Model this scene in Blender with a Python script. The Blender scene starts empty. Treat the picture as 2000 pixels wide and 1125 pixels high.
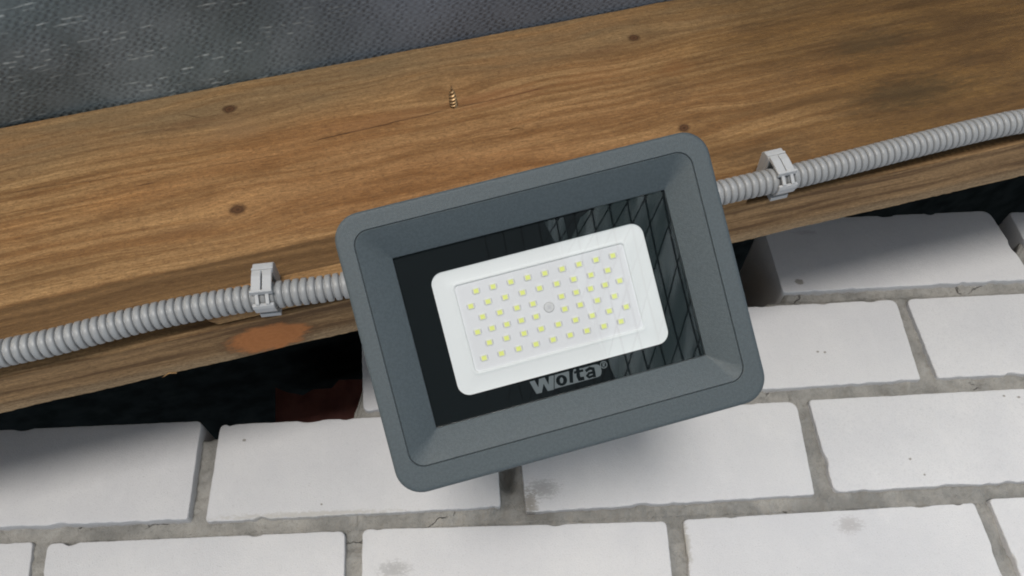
import bpy, bmesh, math, random
from mathutils import Vector, Matrix, noise as mnoise
random.seed(7)
R = math.radians
scene = bpy.context.scene
col = scene.collection

# ------------------------------------------------------------------ camera
PITCH, YAW, ROLL = R(30.7427), R(-1.0985), R(-2.7169)
def _rows():
    rows = []
    for e in (Vector((1,0,0)), Vector((0,1,0)), Vector((0,0,1))):
        x, y, z = e
        c, s = math.cos(YAW), math.sin(YAW);   x, y = c*x+s*y, -s*x+c*y
        c, s = math.cos(PITCH), math.sin(PITCH); y, z = c*y+s*z, -s*y+c*z
        c, s = math.cos(ROLL), math.sin(ROLL); x, z = c*x+s*z, -s*x+c*z
        rows.append(Vector((x, y, z)))
    return rows            # world axis e -> (right, depth, up)
_cols = _rows()
CX = Vector([c[0] for c in _cols]); CD = Vector([c[1] for c in _cols]); CU = Vector([c[2] for c in _cols])
def ray(px, py):
    return CX*((px-1000)/1600) + CD + CU*(-(py-562.5)/1600)
def at_y(px, py, y):
    d = ray(px, py); return d*(y/d.y)

cam_d = bpy.data.cameras.new('camera'); cam = bpy.data.objects.new('camera', cam_d); col.objects.link(cam)
cam.matrix_world = Matrix(((CX.x, CU.x, -CD.x, 0), (CX.y, CU.y, -CD.y, 0), (CX.z, CU.z, -CD.z, 0), (0,0,0,1)))
cam_d.sensor_width = 36; cam_d.lens = 1600/2000*36
cam_d.clip_start = 0.01; cam_d.clip_end = 100
cam_d.dof.use_dof = False
scene.camera = cam

# ------------------------------------------------------------------ world and light
world = bpy.data.worlds.new('World'); scene.world = world; world.use_nodes = True
wn = world.node_tree; wn.nodes.clear()
wo = wn.nodes.new('ShaderNodeOutputWorld'); bg = wn.nodes.new('ShaderNodeBackground')
sky = wn.nodes.new('ShaderNodeTexSky'); sky.sky_type = 'NISHITA'; sky.sun_disc = False
sky.sun_elevation = R(28); sky.sun_rotation = R(235); sky.air_density = 1.0; sky.dust_density = 2.0; sky.ozone_density = 1.0
bg.inputs['Strength'].default_value = 0.15
# sky above the horizon, below it added fill, dark where the glass mirrors
wtc = wn.nodes.new('ShaderNodeTexCoord'); wsx = wn.nodes.new('ShaderNodeSeparateXYZ'); wmr = wn.nodes.new('ShaderNodeMapRange'); wmx = wn.nodes.new('ShaderNodeMix')
wmx.data_type = 'RGBA'; wmr.inputs['From Min'].default_value = -.02; wmr.inputs['From Max'].default_value = .02
wn.links.new(wtc.outputs['Generated'], wsx.inputs[0]); wn.links.new(wsx.outputs[2], wmr.inputs['Value'])
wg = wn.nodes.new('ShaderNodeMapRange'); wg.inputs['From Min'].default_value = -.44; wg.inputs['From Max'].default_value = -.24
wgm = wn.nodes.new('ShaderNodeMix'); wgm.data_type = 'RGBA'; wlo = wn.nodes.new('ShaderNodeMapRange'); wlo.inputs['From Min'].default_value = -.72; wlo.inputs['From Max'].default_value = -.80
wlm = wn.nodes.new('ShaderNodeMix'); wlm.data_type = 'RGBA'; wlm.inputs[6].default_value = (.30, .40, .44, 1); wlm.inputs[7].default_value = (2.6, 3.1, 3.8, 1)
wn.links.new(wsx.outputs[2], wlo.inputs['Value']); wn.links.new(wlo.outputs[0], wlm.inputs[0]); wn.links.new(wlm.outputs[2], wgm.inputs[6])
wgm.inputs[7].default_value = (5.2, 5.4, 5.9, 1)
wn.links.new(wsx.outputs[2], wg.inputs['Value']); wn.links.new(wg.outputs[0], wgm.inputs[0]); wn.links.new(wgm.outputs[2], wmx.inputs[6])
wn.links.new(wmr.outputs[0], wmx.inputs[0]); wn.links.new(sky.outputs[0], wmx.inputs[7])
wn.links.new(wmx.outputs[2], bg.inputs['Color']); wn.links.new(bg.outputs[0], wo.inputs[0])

KEY_ELEV, KEY_AZ, KEY_ANGLE, KEY_STRENGTH = -12.5, -4.0, 13.0, 1.62   # low, broad light from the open side
sd = bpy.data.lights.new('sun', 'SUN'); sd.energy = KEY_STRENGTH; sd.angle = R(KEY_ANGLE); sd.color = (1.0, 0.965, 0.925)
sun = bpy.data.objects.new('sun', sd); col.objects.link(sun)
ldir = Vector((math.sin(R(KEY_AZ))*math.cos(R(KEY_ELEV)), -math.cos(R(KEY_AZ))*math.cos(R(KEY_ELEV)), math.sin(R(KEY_ELEV))))  # towards the light
sun.rotation_euler = ldir.to_track_quat('Z', 'Y').to_euler()

vs = scene.view_settings
vs.view_transform = 'Standard'; vs.look = 'None'; vs.exposure = 0.48; vs.gamma = 1.0; vs.use_curve_mapping = False

# ------------------------------------------------------------------ helpers
def link(o, parent=None):
    col.objects.link(o)
    if parent: o.parent = parent
    return o
def mesh_obj(name, bm, mats, parent=None, smooth=False, recalc=True):
    if recalc: bmesh.ops.recalc_face_normals(bm, faces=bm.faces)
    me = bpy.data.meshes.new(name); bm.to_mesh(me); bm.free()
    if not isinstance(mats, (list, tuple)): mats = [mats]
    for m in mats: me.materials.append(m)
    if smooth:
        for p in me.polygons: p.use_smooth = True
        if smooth != True:
            me.set_sharp_from_angle(angle=R(smooth))
    return link(bpy.data.objects.new(name, me), parent)
def empty(name, M):
    o = bpy.data.objects.new(name, None); o.empty_display_size = .02; col.objects.link(o); o.matrix_world = M; return o
def tag(o, label=None, cat=None, group=None, kind=None):
    if label: o['label'] = label
    if cat: o['category'] = cat
    if group: o['group'] = group
    if kind: o['kind'] = kind
    return o
def box(bm, x0, x1, y0, y1, z0, z1, bev=0, seg=2, mat=0):
    vsx = [bm.verts.new((x, y, z)) for x in (x0, x1) for y in (y0, y1) for z in (z0, z1)]
    idx = [(0,1,3,2), (4,6,7,5), (0,4,5,1), (2,3,7,6), (0,2,6,4), (1,5,7,3)]
    fs = [bm.faces.new([vsx[i] for i in q]) for q in idx]
    for f in fs: f.material_index = mat
    if bev:
        es = list({e for f in fs for e in f.edges})
        r = bmesh.ops.bevel(bm, geom=es, offset=bev, segments=seg, affect='EDGES', profile=.5)
        for f in r['faces']: f.material_index = mat
    return fs
def sweep(bm, pts, rad, sides=16, closed_ends=True, mat=0):
    rings = []
    n = len(pts)
    up = Vector((0, 0, 1))
    for i, p in enumerate(pts):
        t = (pts[min(i+1, n-1)] - pts[max(i-1, 0)]).normalized()
        a = t.cross(up)
        if a.length < 1e-3: a = t.cross(Vector((1, 0, 0)))
        a.normalize(); b = t.cross(a)
        r = rad[i] if isinstance(rad, (list, tuple)) else rad
        rings.append([bm.verts.new(p + (a*math.cos(2*math.pi*k/sides) + b*math.sin(2*math.pi*k/sides))*r) for k in range(sides)])
    for i in range(n-1):
        for k in range(sides):
            f = bm.faces.new((rings[i][k], rings[i][(k+1)%sides], rings[i+1][(k+1)%sides], rings[i+1][k])); f.material_index = mat
    if closed_ends:
        bm.faces.new(rings[0]).material_index = mat; bm.faces.new(list(reversed(rings[-1]))).material_index = mat
    return rings

# ---- node helper
class NT:
    def __init__(s, name):
        s.m = bpy.data.materials.new(name); s.m.use_nodes = True; s.t = s.m.node_tree; s.t.nodes.clear()
        s.out = s.t.nodes.new('ShaderNodeOutputMaterial'); s._co = None
    def set(s, inp, v):
        if isinstance(v, bpy.types.NodeSocket): s.t.links.new(v, inp)
        elif v is not None:
            if hasattr(inp.default_value, '__len__') and not hasattr(v, '__len__'): v = [v]*len(inp.default_value)
            if hasattr(inp.default_value, '__len__') and len(inp.default_value) == 4 and len(v) == 3: v = tuple(v)+(1,)
            inp.default_value = v
    def co(s):
        if not s._co:
            s._co = s.t.nodes.new('ShaderNodeTexCoord').outputs['Object']
        return s._co
    def sep(s, v):
        n = s.t.nodes.new('ShaderNodeSeparateXYZ'); s.set(n.inputs[0], v); return n.outputs[0], n.outputs[1], n.outputs[2]
    def comb(s, x, y, z):
        n = s.t.nodes.new('ShaderNodeCombineXYZ')
        for i, v in enumerate((x, y, z)): s.set(n.inputs[i], v)
        return n.outputs[0]
    def ma(s, op, a, b=None, c=None, clamp=False):
        n = s.t.nodes.new('ShaderNodeMath'); n.operation = op; n.use_clamp = clamp
        s.set(n.inputs[0], a); s.set(n.inputs[1], b) if b is not None else None
        if c is not None: s.set(n.inputs[2], c)
        return n.outputs[0]
    def add(s, a, b): return s.ma('ADD', a, b)
    def sub(s, a, b): return s.ma('SUBTRACT', a, b)
    def mul(s, a, b): return s.ma('MULTIPLY', a, b)
    def noise(s, v, scale=1, detail=3, rough=.55, dist=0, which=0):
        n = s.t.nodes.new('ShaderNodeTexNoise'); s.set(n.inputs['Vector'], v)
        n.inputs['Scale'].default_value = scale; n.inputs['Detail'].default_value = detail
        n.inputs['Roughness'].default_value = rough; n.inputs['Distortion'].default_value = dist
        return n.outputs[which]
    def voro(s, v, scale, feature='F1', rand=1):
        n = s.t.nodes.new('ShaderNodeTexVoronoi'); n.feature = feature; s.set(n.inputs['Vector'], v)
        n.inputs['Scale'].default_value = scale; n.inputs['Randomness'].default_value = rand
        return n.outputs['Distance']
    def step(s, v, lo, hi, a=0., b=1., smooth=True):
        n = s.t.nodes.new('ShaderNodeMapRange'); n.interpolation_type = 'SMOOTHSTEP' if smooth else 'LINEAR'
        s.set(n.inputs['Value'], v); s.set(n.inputs['From Min'], lo); s.set(n.inputs['From Max'], hi)
        s.set(n.inputs['To Min'], a); s.set(n.inputs['To Max'], b)
        return n.outputs['Result']
    def mix(s, f, a, b, mode='MIX'):
        n = s.t.nodes.new('ShaderNodeMix'); n.data_type = 'RGBA'; n.blend_type = mode
        s.set(n.inputs[0], f); s.set(n.inputs[6], a); s.set(n.inputs[7], b)
        return n.outputs[2]
    def vscale(s, v, sc):
        n = s.t.nodes.new('ShaderNodeVectorMath'); n.operation = 'MULTIPLY'; s.set(n.inputs[0], v); n.inputs[1].default_value = sc; return n.outputs[0]
    def gauss(s, x, y, cx, cy, a, b):
        dx = s.mul(s.sub(x, cx), 1/a); dy = s.mul(s.sub(y, cy), 1/b)
        r = s.add(s.mul(dx, dx), s.mul(dy, dy))
        return s.ma('POWER', 2.71828, s.mul(r, -1.0))
    def ell(s, x, y, cx, cy, a, b):
        dx = s.mul(s.sub(x, cx), 1/a); dy = s.mul(s.sub(y, cy), 1/b)
        return s.ma('SQRT', s.add(s.mul(dx, dx), s.mul(dy, dy)))
    def bump(s, h, strength=.3, dist=.001, normal=None):
        n = s.t.nodes.new('ShaderNodeBump'); n.inputs['Strength'].default_value = strength; n.inputs['Distance'].default_value = dist
        s.set(n.inputs['Height'], h)
        if normal is not None: s.set(n.inputs['Normal'], normal)
        return n.outputs[0]
    def bsdf(s, color, rough=.6, metal=0, normal=None, spec=.5, **kw):
        n = s.t.nodes.new('ShaderNodeBsdfPrincipled')
        s.set(n.inputs['Base Color'], color); s.set(n.inputs['Roughness'], rough); s.set(n.inputs['Metallic'], metal)
        s.set(n.inputs['Specular IOR Level'], spec)
        if normal is not None: s.set(n.inputs['Normal'], normal)
        for k, v in kw.items(): s.set(n.inputs[k.replace('_', ' ')], v)
        return n.outputs[0]
    def done(s, sh):
        s.t.links.new(sh, s.out.inputs['Surface']); return s.m

# ------------------------------------------------------------------ beam frame of reference
YB = 0.440                    # beam front face
YW = 0.680                    # wall face
cA, cB = at_y(0, 730, YB), at_y(2000, 277, YB)
BSL = math.atan2(cB.z-cA.z, cB.x-cA.x)      # slope of the rafter
t0 = -cA.x/(cB.x-cA.x)
B0 = cA.lerp(cB, t0)                        # point of the lower front edge at x = 0
MB = Matrix.Translation(B0) @ Matrix.Rotation(-BSL, 4, 'Y')
MBi = MB.inverted()
def bl(px, py, y=YB): return MBi @ at_y(px, py, y)     # pixel on beam front -> beam coordinates
BH, BD = 0.2015, 0.047                      # board height and thickness

# ------------------------------------------------------------------ materials
def mat_wood(name='weathered_pine', knots=(), dark=1.0, beam=False):
    n = NT(name)
    x, y, z = n.sep(n.co())
    v = n.sub(z, y)
    vv = v
    for (kx, kv, a, b) in knots:
        g = n.gauss(x, v, kx, kv, a, b)
        vv = n.sub(vv, n.mul(n.mul(n.sub(v, kv), g), .75))
    wob = n.noise(n.comb(n.mul(x, 5), 0, n.mul(v, 16)), 1, 3)
    vv = n.add(vv, n.mul(n.sub(wob, .5), .020))
    P = lambda sx, sz, o=0.: n.comb(n.mul(x, sx), o, n.mul(vv, sz))
    big = n.noise(P(4, 22, 3.), 1, 3, .5)
    rings = n.noise(P(3, 190, 7.), 1, 4, .6)
    grain = n.noise(P(28, 700, 1.), 1, 4, .65)
    fuzz = n.noise(n.comb(n.mul(x, 420), 0, n.mul(v, 900)), 1, 3, .7)
    fib = n.noise(n.comb(n.mul(x, 110), 2., n.mul(n.add(v, n.mul(x, .05)), 1300)), 1, 2, .6)
    ringm = n.step(rings, .38, .62)
    grainm = n.step(grain, .35, .7)
    light = (.36, .235, .118); mid = (.190, .106, .044); deep = (.10, .055, .026); grey = (.20, .155, .095)
    c = n.mix(ringm, mid, light)
    c = n.mix(n.mul(n.step(big, .42, .66), .65), c, (.27, .135, .052))
    streak = n.noise(n.comb(n.mul(x, 9), 33., n.mul(vv, 75)), 1, 5, .7)
    c = n.mix(n.mul(n.step(streak, .52, .66), .62), c, n.vscale(c, (.50, .42, .33)))
    c = n.mix(n.mul(n.step(streak, .46, .34), .50), c, n.vscale(c, (1.40, 1.38, 1.30)))
    mott = n.noise(n.comb(n.mul(x, 38), 3., n.mul(vv, 130)), 1, 5, .75)
    c = n.mix(n.mul(n.step(mott, .54, .64), .38), c, n.vscale(c, (.55, .46, .36)))
    if beam:
        # silvered sawn strip along the top edge, darker brown to the right, dark wane along the lower edge
        edge = n.add(v, n.mul(n.sub(n.noise(P(9, 8), 1, 3), .5), .05))
        topm = n.mul(n.step(edge, .135, .185), n.step(streak, .35, .65, .35, .8))
        c = n.mix(topm, c, grey)
        rightm = n.step(n.add(x, n.mul(n.sub(n.noise(P(7, 16, 5.), 1, 4), .5), .34)), .06, .36)
        c = n.mix(n.mul(rightm, .88), c, n.mix(n.step(streak, .38, .62), (.125, .075, .024), (.050, .030, .009)))
        blot = n.step(n.noise(P(11, 24, 9.), 1, 4, .6), .56, .74)
        c = n.mix(n.mul(n.mul(blot, n.step(x, .02, .25)), .65), c, (.085, .060, .034))
        pink = n.mul(n.gauss(x, v, .0, .09, .20, .055), .55)
        c = n.mix(pink, c, n.mix(n.step(streak, .38, .62), (.33, .185, .090), (.20, .098, .038)))
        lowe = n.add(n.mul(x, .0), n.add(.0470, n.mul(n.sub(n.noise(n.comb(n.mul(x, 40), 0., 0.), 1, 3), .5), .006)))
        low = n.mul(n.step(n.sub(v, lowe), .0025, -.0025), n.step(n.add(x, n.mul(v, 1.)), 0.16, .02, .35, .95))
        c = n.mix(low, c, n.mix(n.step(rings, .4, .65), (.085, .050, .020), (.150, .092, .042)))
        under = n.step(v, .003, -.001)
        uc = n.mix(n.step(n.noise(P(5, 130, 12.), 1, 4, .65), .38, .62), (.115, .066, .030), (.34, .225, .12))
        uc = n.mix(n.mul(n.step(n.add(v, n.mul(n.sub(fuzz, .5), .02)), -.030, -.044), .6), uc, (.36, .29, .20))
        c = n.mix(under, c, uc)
    c = n.mix(n.mul(n.sub(1., grainm), .62), c, n.mix(.5, c, deep))
    c = n.mix(n.mul(n.step(fib, .60, .75), .35), c, (.10, .055, .026))
    c = n.mix(n.mul(n.step(n.noise(n.comb(n.mul(x, 70), 5., n.mul(v, 500)), 1, 3, .7), .58, .74), .5), c, n.vscale(c, (1.55, 1.6, 1.65)))
    c = n.mix(n.mul(n.step(fuzz, .48, .72), .60), c, (.085, .050, .025), 'MIX')
    fib2 = n.noise(n.comb(n.mul(x, 130), 21., n.mul(n.add(v, n.mul(x, .03)), 850)), 1, 4, .7)
    c = n.mix(n.mul(n.step(fib2, .50, .66), .50), c, n.vscale(c, (.52, .47, .42)))
    c = n.mix(n.mul(n.step(fib2, .48, .34), .42), c, n.vscale(c, (1.5, 1.52, 1.55)))
    saw = n.noise(n.comb(n.mul(n.add(x, n.mul(v, .6)), 260), 11., n.mul(n.add(v, n.mul(x, -.1)), 420)), 1, 4, .75)
    c = n.mix(n.mul(n.step(saw, .52, .68), .42), c, (.10, .062, .034))
    c = n.mix(n.mul(n.step(saw, .46, .32), .45), c, n.vscale(c, (1.6, 1.62, 1.65)))
    hgt = n.add(n.mul(grain, .4), n.add(n.mul(fuzz, .7), n.add(n.mul(n.sub(saw, fib2), 1.0), n.mul(rings, .5))))
    if beam:
        for (kx, kv, a, b) in knots[:4]:
            w = n.mul(n.sub(n.noise(n.comb(n.mul(x, 300), 0., n.mul(v, 300)), 1, 2), .5), .7)
            d = n.add(n.ell(x, v, kx, kv, a*.115, b*.19), w)
            c = n.mix(n.mul(n.step(d, 1.5, .55), .95), c, (.045, .020, .009))
            c = n.mix(n.mul(n.step(n.ma('ABSOLUTE', n.sub(d, .45)), .22, .05), .35), c, (.15, .075, .034))
            tail = n.gauss(x, v, kx-.028, kv-.007, .022, .0035)
            c = n.mix(n.mul(tail, .45), c, (.12, .06, .028))
        # the long dark reddish patches and the drying crack
        for (px0, py0, px1, py1, w, st) in CRACKS:
            a0, a1 = bl(px0, py0), bl(px1, py1)
            k = (a1.z-a0.z)/(a1.x-a0.x)
            line = n.sub(v, n.add(n.mul(n.sub(x, a0.x), k), a0.z))
            line = n.add(line, n.mul(n.sub(n.noise(n.comb(n.mul(x, 45), px0*.01, 0.), 1, 3), .5), .0030))
            msk = n.mul(n.step(n.ma('ABSOLUTE', line), w, w*.25), n.mul(n.step(x, a0.x, a0.x+.012), n.step(x, a1.x, a1.x-.012)))
            c = n.mix(n.mul(msk, st), c, (.040, .018, .009))
            hgt = n.sub(hgt, n.mul(msk, 1.5))
        for (px0, py0, a, b, st, cc) in PATCHES:
            q = bl(px0, py0)
            d = n.add(n.ell(x, v, q.x, q.z, a, b), n.mul(n.sub(n.noise(P(60, 260, px0*.01), 1, 5, .75), .5), 3.6))
            c = n.mix(n.mul(n.step(d, 1.5, .3), st), c, cc)
        # orange knot on the underside
        kp = MBi @ KNOT_UNDER
        d = n.add(n.ell(x, v, kp.x, kp.z-kp.y, .0255, .0165), n.mul(n.sub(n.noise(n.comb(n.mul(x, 90), 0., n.mul(v, 150)), 1, 5, .7), .5), 1.1))
        c = n.mix(n.mul(n.step(d, 1.45, .95), .55), c, (.085, .048, .024))
        rr = n.mul(n.ma('SINE', n.mul(d, 26.)), .5)
        c = n.mix(n.mul(n.step(d, 1.14, .78), .92), c, n.mix(n.add(rr, .5), (.36, .145, .050), (.40, .165, .060)))
    c = n.vscale(c, (1.0, .91, .765))
    nb = n.bump(hgt, .55, .0007)
    return n.done(n.bsdf(c, .78, 0, nb, spec=.25))

def mat_brick():
    n = NT('white_silicate_brick')
    co = n.co(); x, y, z = n.sep(co)
    a = n.noise(co, 9, 4, .6); b = n.noise(co, 160, 4, .7); cfine = n.noise(co, 900, 2, .6)
    c = n.mix(n.step(a, .35, .65), (.515, .509, .508), (.560, .551, .542))
    c = n.mix(n.mul(n.step(b, .50, .75), .22), c, (.44, .435, .44))
    c = n.mix(n.mul(n.step(n.noise(co, 30, 5, .7), .5, .7), .12), c, (.70, .68, .66))
    c = n.mix(n.mul(n.step(n.noise(co, 420, 1, .5), .70, .78), .22), c, (.38, .36, .35))
    # mortar bloom and grime, and the spots seen on single bricks
    for (px, py, ax, az, st, sc, colr) in SMUDGES:
        q = at_y(px, py, YW)
        g = n.gauss(x, z, q.x, q.z, ax, az)
        nn = n.noise(n.vscale(co, (1, 1, 2.2)), sc, 5, .7)
        m = n.mul(n.step(n.add(nn, n.mul(g, .42)), .70, .86), g)
        c = n.mix(n.mul(m, st), c, colr)
    for (px, py, r) in SPOTS:
        q = at_y(px, py, YW)
        d = n.add(n.ell(x, z, q.x, q.z, r, r*.8), n.mul(n.sub(n.noise(co, 500, 2), .5), 1.4))
        c = n.mix(n.mul(n.step(d, 1.2, .7), .85), c, (.22, .20, .17))
    c = n.mix(n.mul(n.step(cfine, .50, .68), .20), c, (.33, .33, .34))
    pit = n.step(n.voro(co, 330), .16, .05)
    pit = n.mul(pit, n.step(n.noise(co, 70, 2), .50, .60))
    c = n.mix(n.mul(pit, .35), c, (.30, .29, .28))
    nb = n.bump(n.sub(n.add(n.mul(b, .8), n.mul(cfine, .8)), n.mul(pit, .8)), .55, .0007)
    return n.done(n.bsdf(c, .88, 0, nb, spec=.2))
def mat_mortar():
    n = NT('cement_mortar')
    co = n.co()
    a = n.noise(co, 25, 5, .65); b = n.noise(co, 230, 5, .75)
    c = n.mix(n.step(a, .3, .7), (.20, .195, .18), (.35, .335, .305))
    c = n.mix(n.mul(n.step(b, .50, .75), .5), c, (.165, .155, .135))
    warp = n.vscale(co, (1, 1, 1.6))
    wv = n.t.nodes.new('ShaderNodeVectorMath'); wv.operation = 'ADD'
    n.set(wv.inputs[0], warp)
    sc = n.t.nodes.new('ShaderNodeVectorMath'); sc.operation = 'SCALE'; n.set(sc.inputs[0], n.noise(co, 60, 3, .6, which=1)); sc.inputs['Scale'].default_value = .020
    n.set(wv.inputs[1], sc.outputs[0])
    ed = n.voro(wv.outputs[0], 24, 'DISTANCE_TO_EDGE')
    crack = n.mul(n.step(ed, .020, .0), n.step(n.noise(co, 22, 2), .56, .62))
    c = n.mix(n.mul(crack, .5), c, (.08, .072, .062))
    h = n.sub(n.add(n.mul(b, .7), n.mul(n.noise(co, 90, 4, .6), 1.2)), n.mul(crack, 1.))
    return n.done(n.bsdf(c, .95, 0, n.bump(h, 1., .0026), spec=.1))
def mat_membrane():
    n = NT('woven_roof_membrane')
    x, y, z = n.sep(n.co())
    s = 2*math.pi/.0062
    wob = n.sub(n.noise(n.vscale(n.co(), (40, 40, 0)), 1, 4, .6), .5)
    x0_, y0_ = x, y
    x = n.add(x, n.mul(wob, .0045)); y = n.add(y, n.mul(wob, .0030))
    u = n.mul(n.add(x, n.mul(y, .12)), s); v = n.mul(y, s*.9)
    w = n.mul(n.ma('SINE', n.add(u, n.mul(n.ma('SIGN', n.ma('SINE', n.mul(v, .5))), 1.57))), n.ma('SINE', v))
    w = n.mul(w, n.step(n.noise(n.vscale(n.co(), (60, 60, 0)), 1, 3, .6), .35, .65, .35, 1.1))
    row = n.ma('FLOOR', n.mul(y, 1/.0038))
    dash = n.noise(n.comb(n.mul(x, 90), n.mul(row, 7.31), 0.), 1, 1, .5)
    clus = n.noise(n.comb(n.mul(x, 9), n.mul(n.add(y, n.mul(x, .10)), 60), 4.), 1, 3, .6)
    inrow = n.step(n.ma('ABSOLUTE', n.sub(n.ma('FRACT', n.mul(y, 1/.0038)), .5)), .26, .10)
    leftm = n.step(x, -.02, -.14)
    dm = n.mul(n.mul(n.step(dash, .50, .60), n.step(clus, .50, .60)), n.mul(inrow, leftm))
    base = n.mix(n.step(n.noise(n.co(), 11, 4, .6), .35, .65), (.10, .118, .116), (.17, .19, .19))
    base = n.mix(n.step(w, -.1, -.8, 0, .38), base, (.045, .052, .06))
    base = n.mix(n.step(x, -.16, .02, 0., .6), base, n.mix(n.step(w, -.1, -.8, 0, .6), (.17, .19, .24), (.08, .09, .115)))  # bluish gloss reflection towards the right, mixed into the base colour
    base = n.mix(n.mul(dm, .8), base, (.34, .36, .34))
    nb = n.bump(n.add(w, n.mul(n.noise(n.co(), 600, 2), .6)), .35, .0006)
    return n.done(n.bsdf(base, .55, 0, nb, spec=.4))
def mat_simple(name, c, rough=.5, metal=0, spec=.5, bump=0, bscale=900, vary=.0, speck=0., **kw):
    n = NT(name)
    nz = n.noise(n.co(), bscale, 3, .6)
    cc = c
    if vary:
        cc = n.mix(n.step(n.noise(n.co(), 35, 3), .3, .7), tuple(k*(1-vary) for k in c), tuple(min(1, k*(1+vary)) for k in c))
    if speck:
        sp = n.noise(n.co(), 800, 2, .6)
        cc = n.mix(n.step(sp, .38, .62), n.mix(1., cc, tuple(k*(1-speck) for k in c)), tuple(k*(1+speck) for k in c))
    nb = n.bump(nz, bump, .0004) if bump else None
    return n.done(n.bsdf(cc, rough, metal, nb, spec, **kw))
def mat_glass():
    n = NT('clear_glass')
    tr = n.t.nodes.new('ShaderNodeBsdfTransparent'); tr.inputs[0].default_value = (.995, 1, 1, 1)
    gl = n.t.nodes.new('ShaderNodeBsdfGlossy'); gl.inputs['Roughness'].default_value = .015
    gl.inputs['Color'].default_value = (1, 1, 1, 1)
    fr = n.t.nodes.new('ShaderNodeFresnel'); fr.inputs['IOR'].default_value = 1.52
    mx = n.t.nodes.new('ShaderNodeMixShader')
    n.t.links.new(fr.outputs[0], mx.inputs[0]); n.t.links.new(tr.outputs[0], mx.inputs[1]); n.t.links.new(gl.outputs[0], mx.inputs[2])
    return n.done(mx.outputs[0])

kn = [bl(448, 213), bl(464, 409), bl(1238, 74), bl(1336, 250), bl(860, 175)]
KNOTS = [(kn[0].x, kn[0].z, .040, .019), (kn[1].x, kn[1].z, .044, .020), (kn[2].x, kn[2].z, .036, .017), (kn[3].x, kn[3].z, .036, .017),
         (kn[4].x, kn[4].z, .045, .022)]
CRACKS = [(600, 278, 880, 213, .0007, .75), (880, 213, 1070, 170, .0007, .8), (258, 366, 320, 352, .0009, .8), (350, 222, 405, 232, .0008, .6),
          (0, 378, 230, 345, .0006, .30), (380, 330, 560, 300, .0004, .3)]
PATCHES = [(740, 235, .040, .006, .38, (.235, .125, .062)), (960, 190, .034, .007, .45, (.235, .115, .055)), (460, 250, .020, .010, .4, (.20, .13, .075)),
           (1150, 150, .025, .008, .3, (.24, .12, .05)), (1330, 300, .05, .012, .5, (.10, .055, .022)), (1880, 60, .03, .03, .5, (.07, .040, .016)), (1560, 200, .05, .006, .4, (.10, .06, .026)), (60, 540, .05, .008, .35, (.12, .07, .03)), (1500, 300, .03, .008, .5, (.07, .042, .02)), (1700, 85, .03, .012, .6, (.050, .034, .016)), (1780, 180, .04, .012, .6, (.045, .032, .015)),
           (1320, 130, .012, .008, .4, (.17, .08, .03))]
dk = ray(525, 660)
# underside plane: z_local = 0
nrm = MB.to_3x3() @ Vector((0, 0, 1))
KNOT_UNDER = dk * (B0.dot(nrm)/dk.dot(nrm))
SMUDGES = [(1060, 955, .020, .012, .8, 260, (.30, .29, .28)), (1035, 985, .010, .018, .9, 260, (.24, .22, .19)), (1660, 1025, .016, .010, .8, 200, (.36, .34, .33)),
           (770, 1112, .020, .010, .75, 240, (.33, .32, .31)), (1500, 985, .06, .004, .8, 200, (.42, .40, .36)), (600, 1005, .12, .004, .8, 200, (.42, .40, .36)),
           (1338, 1060, .006, .03, .9, 200, (.33, .31, .27)), (1575, 455, .018, .004, .7, 200, (.40, .37, .38))]
SPOTS = [(1560, 551, .0042), (477, 860, .0016), (1597, 687, .0014), (1611, 688, .0014), (1778, 896, .0014), (1806, 927, .0013), (1962, 773, .0013), (1990, 775, .0015), (850, 941, .0011), (628, 985, .001)]
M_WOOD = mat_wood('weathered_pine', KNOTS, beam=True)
M_BATTEN = mat_wood('pale_pine')
M_BRICK = mat_brick(); M_MORTAR = mat_mortar(); M_MEMB = mat_membrane()
M_HOUSING = mat_simple('grey_powder_coat', (.052, .066, .071), .50, .0, .40, bump=.6, bscale=1800, vary=.10, speck=.08)
M_REARM = mat_simple('grey_cast_metal', (.10, .112, .12), .5, .2, .5, bump=.2)
M_SEAM = mat_simple('dark_rubber_gasket', (.02, .022, .025), .7)
M_BLACK = mat_simple('black_screen_print', (.004, .006, .007), .6, 0, .05)
M_LOGO = mat_simple('grey_screen_print', (.13, .155, .165), .5)
M_WHITE = mat_simple('white_reflector_plastic', (.93, .955, .955), .5, 0, .4, vary=.01)
M_PCB = mat_simple('white_circuit_board', (.86, .865, .885), .5, 0, .4, vary=.015)
M_LEDB = mat_simple('led_white_body', (.82, .82, .74), .4)
M_PHOS = mat_simple('yellow_phosphor', (.93, 1.0, .27), .5)
M_SOLDER = mat_simple('solder_pad', (.58, .58, .60), .4, .1)
M_STEEL = mat_simple('zinc_steel', (.66, .66, .66), .4, .3)
M_BRASS = mat_simple('yellow_zinc_screw', (.34, .22, .11), .45, .8, vary=.1)
M_CONDUIT = mat_simple('grey_pvc', (.255, .255, .25), .4, 0, .45, bump=.08, bscale=500, vary=.03)
M_CLIP = mat_simple('light_grey_nylon', (.38, .38, .375), .34, 0, .5, bump=.05, vary=.02)
M_CABLE = mat_simple('black_rubber_cable', (.02, .02, .02), .5)
M_REDB = mat_simple('red_clay_brick', (.30, .13, .11), .9, 0, .2, bump=.6, bscale=300, vary=.25)
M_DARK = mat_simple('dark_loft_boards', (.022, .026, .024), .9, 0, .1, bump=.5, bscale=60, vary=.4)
M_GLASS = mat_glass()

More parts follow.
